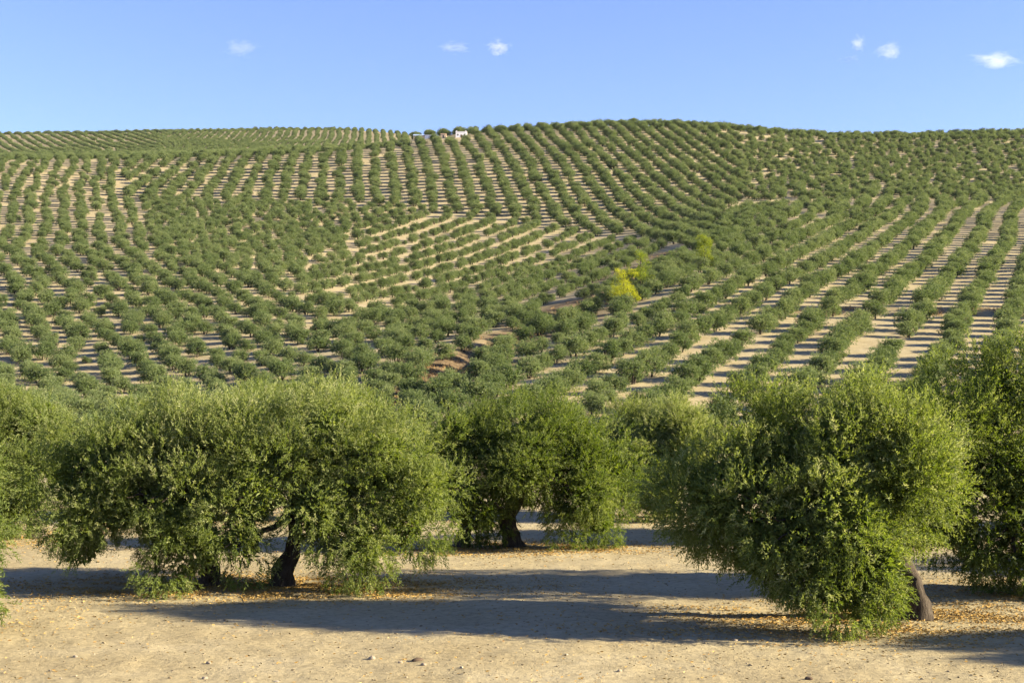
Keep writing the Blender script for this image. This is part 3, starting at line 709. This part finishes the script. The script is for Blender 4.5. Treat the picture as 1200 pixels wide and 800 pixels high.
M_STRAW = tone_material("dry_grass", [(0, (0.16, 0.085, 0.04)), (0.5, (0.34, 0.22, 0.09)), (1.0, (0.50, 0.38, 0.17))])
def dry_grass():
    r = np.random.default_rng(19); pts = []
    for (a, b, n, w) in [(p, q, 330, 4.2) for p, q in zip(GULLY[:-1], GULLY[1:])] + [(GULLY[0], GULLY[2], 500, 6.0)] + [(BANK[0], BANK[1], 700, .8)]:
        t = r.random((n, 1)); pts.append(np.array(a) * (1 - t) + np.array(b) * t + r.normal(scale=w, size=(n, 2)))
    P = np.concatenate(pts); P = P[(noise2(P[:, 0] / 4, P[:, 1] / 4, 81) > .45)]; n = len(P); m = 9
    base = np.column_stack([P, height(P[:, 0], P[:, 1]) - .03]); base = np.repeat(base, m, 0) + np.concatenate([r.normal(scale=.22, size=(n * m, 2)), np.zeros((n * m, 1))], 1)
    d = unit(r.normal(scale=.45, size=(n * m, 3)) * (1, 1, .2) + (0, 0, 1)); l = r.uniform(.25, .75, n * m)
    v = leaf_quads(base, d, l, l * .16, r)
    me = mesh_from("dry_grass", v.reshape(-1, 3), np.arange(n * m * 4).reshape(-1, 4), None, (M_STRAW,), shade=np.repeat(np.clip(r.normal(.45, .25, n * m), 0, 1), 4))
    put(bpy.data.objects.new("dry_grass", me), "brown dry grass along the gully and the low bank", "dry grass", kind="stuff")
dry_grass()

def near_at(px, py):
    D = ZC * F / (py - HY)
    return D * (px - CX) / F, D
M_STONE = plain("pale_stone", (0.24, 0.20, 0.145), 0.9, 0.2, 9.0); M_CLOD = plain("dark_clod", (0.08, 0.058, 0.04), 1.0, 0.25, 9.0)
def stone(px, py, wid, flat, mat, label, seed, group=None):
    x, y = near_at(px, py); r = np.random.default_rng(seed); w = wid / F * y / 2
    v, f = icosa()
    # one subdivision for a rounder, lumpy stone
    mid, F2, V2 = {}, [], list(v)
    def m(a, b):
        k = (min(a, b), max(a, b))
        if k not in mid: mid[k] = len(V2); V2.append(unit((V2[a] + V2[b]) / 2))
        return mid[k]
    for a, b, c in f:
        ab, bc, ca = m(a, b), m(b, c), m(c, a); F2 += [(a, ab, ca), (b, bc, ab), (c, ca, bc), (ab, bc, ca)]
    V = np.array(V2); V = V * (0.8 + .45 * noise3(V * 1.6 + seed * 3.7, seed))[:, None] * (w, w * r.uniform(.6, .9), w * flat)
    o = bpy.data.objects.new("stone", mesh_from("stone", V, None, F2, (mat,), smooth=False)); o.location = (x, y, z_at(x, y) + w * flat * .35); o.rotation_euler = (0, 0, r.uniform(-.5, .5))
    put(o, label, "stone", group)
stone(490, 776, 15, .35, M_CLOD, "flat dark clod of earth lying on the sunlit soil", 1)
stone(945, 798, 10, .6, M_CLOD, "small dark stone at the very front of the bare soil", 2)
PS = "pale stones on the bare soil"
for k, (px, py, w) in enumerate([(437, 774, 9), (470, 778, 6), (497, 782, 7), (725, 789, 6), (415, 716, 6), (247, 778, 7), (92, 771, 6), (243, 794, 7), (860, 752, 6), (640, 745, 5)]):
    stone(px, py, w, .6, M_STONE, "small pale stone lying on the bare soil", 20 + k, PS)

# ------------------------------------------------------------------ clouds
def cloud_mat(seed, dens):
    m = bpy.data.materials.new("cloud_vapour"); m.use_nodes = True; n, l = m.node_tree.nodes, m.node_tree.links; n.clear()
    out = n.new("ShaderNodeOutputMaterial"); pv = n.new("ShaderNodeVolumePrincipled")
    pv.inputs["Color"].default_value = (1, 1, 1, 1); pv.inputs["Anisotropy"].default_value = 0.2
    tc = n.new("ShaderNodeTexCoord"); nz = n.new("ShaderNodeTexNoise"); nz.inputs["Scale"].default_value = 6.5; nz.inputs["Detail"].default_value = 6; nz.inputs["Roughness"].default_value = 0.62; nz.inputs["Distortion"].default_value = 0.6
    mp = n.new("ShaderNodeMapping"); mp.inputs["Location"].default_value = (seed * 3.1, seed, 0)
    l.new(tc.outputs["Generated"], mp.inputs[0]); l.new(mp.outputs[0], nz.inputs["Vector"])
    # density fades towards the rim of the cloud
    sub = n.new("ShaderNodeVectorMath"); sub.operation = 'SUBTRACT'; sub.inputs[1].default_value = (.5, .5, .5); l.new(tc.outputs["Generated"], sub.inputs[0])
    ln = n.new("ShaderNodeVectorMath"); ln.operation = 'LENGTH'; l.new(sub.outputs[0], ln.inputs[0])
    mr = n.new("ShaderNodeMapRange"); mr.inputs["From Min"].default_value = 0.46; mr.inputs["From Max"].default_value = 0.0; l.new(ln.outputs["Value"], mr.inputs["Value"])
    ad = n.new("ShaderNodeMath"); ad.operation = 'MULTIPLY_ADD'; ad.inputs[1].default_value = 0.62; l.new(mr.outputs[0], ad.inputs[0]); l.new(nz.outputs[0], ad.inputs[2])
    m2 = n.new("ShaderNodeMapRange"); m2.inputs["From Min"].default_value = 0.84; m2.inputs["From Max"].default_value = 1.15; m2.inputs["To Max"].default_value = dens
    l.new(ad.outputs[0], m2.inputs["Value"]); l.new(m2.outputs[0], pv.inputs["Density"])
    l.new(pv.outputs[0], out.inputs["Volume"]); return m
def cloud(px, py, w, h, dens, label, seed):
    D = 4200.0; k = D / F; v, f = icosa()
    V = v * (w * k * .72, w * k * .55, h * k * .85)
    o = bpy.data.objects.new("cloud", mesh_from("cloud", V, None, f, (cloud_mat(seed, dens),))); o.location = ((px - CX) * k, D, ZC + (HY - py) * k)
    put(o, label, "cloud", "small clouds in the blue sky")
cloud(281, 54, 74, 30, 0.0038, "faint wispy cloud alone in the deep blue sky", 1)
cloud(533, 53, 64, 20, 0.0047, "thin flat wisp of cloud beside a small white puff", 2)
cloud(584, 53, 50, 30, 0.0114, "small white puff of cloud above the white farmhouse", 3)
cloud(1009, 48, 34, 28, 0.0104, "round white puff of cloud above a flat wisp", 4)
cloud(998, 67, 46, 14, 0.0047, "flat wisp of cloud just below a round puff", 5)
cloud(1046, 57, 58, 30, 0.0076, "broken white cloud next to the round puff", 6)
cloud(1172, 68, 100, 30, 0.0076, "longest white cloud, trailing over the dense grove ridge", 7)


# ------------------------------------------------------------------ thin summer air over the whole valley
def haze():
    m = bpy.data.materials.new("valley_air"); m.use_nodes = True; n, l = m.node_tree.nodes, m.node_tree.links; n.clear()
    out = n.new("ShaderNodeOutputMaterial"); pv = n.new("ShaderNodeVolumePrincipled")
    pv.inputs["Color"].default_value = (0.80, 0.90, 1.0, 1); pv.inputs["Density"].default_value = 0.000010; pv.inputs["Anisotropy"].default_value = 0.0
    l.new(pv.outputs[0], out.inputs["Volume"])
    V, Q = box(-4150, 4150, -4150, 4150, -500, 352)
    o = bpy.data.objects.new("haze", mesh_from("haze", V, Q, None, (m,)))
    put(o, "thin pale summer haze lying over the whole valley", "haze", kind="stuff")
haze()
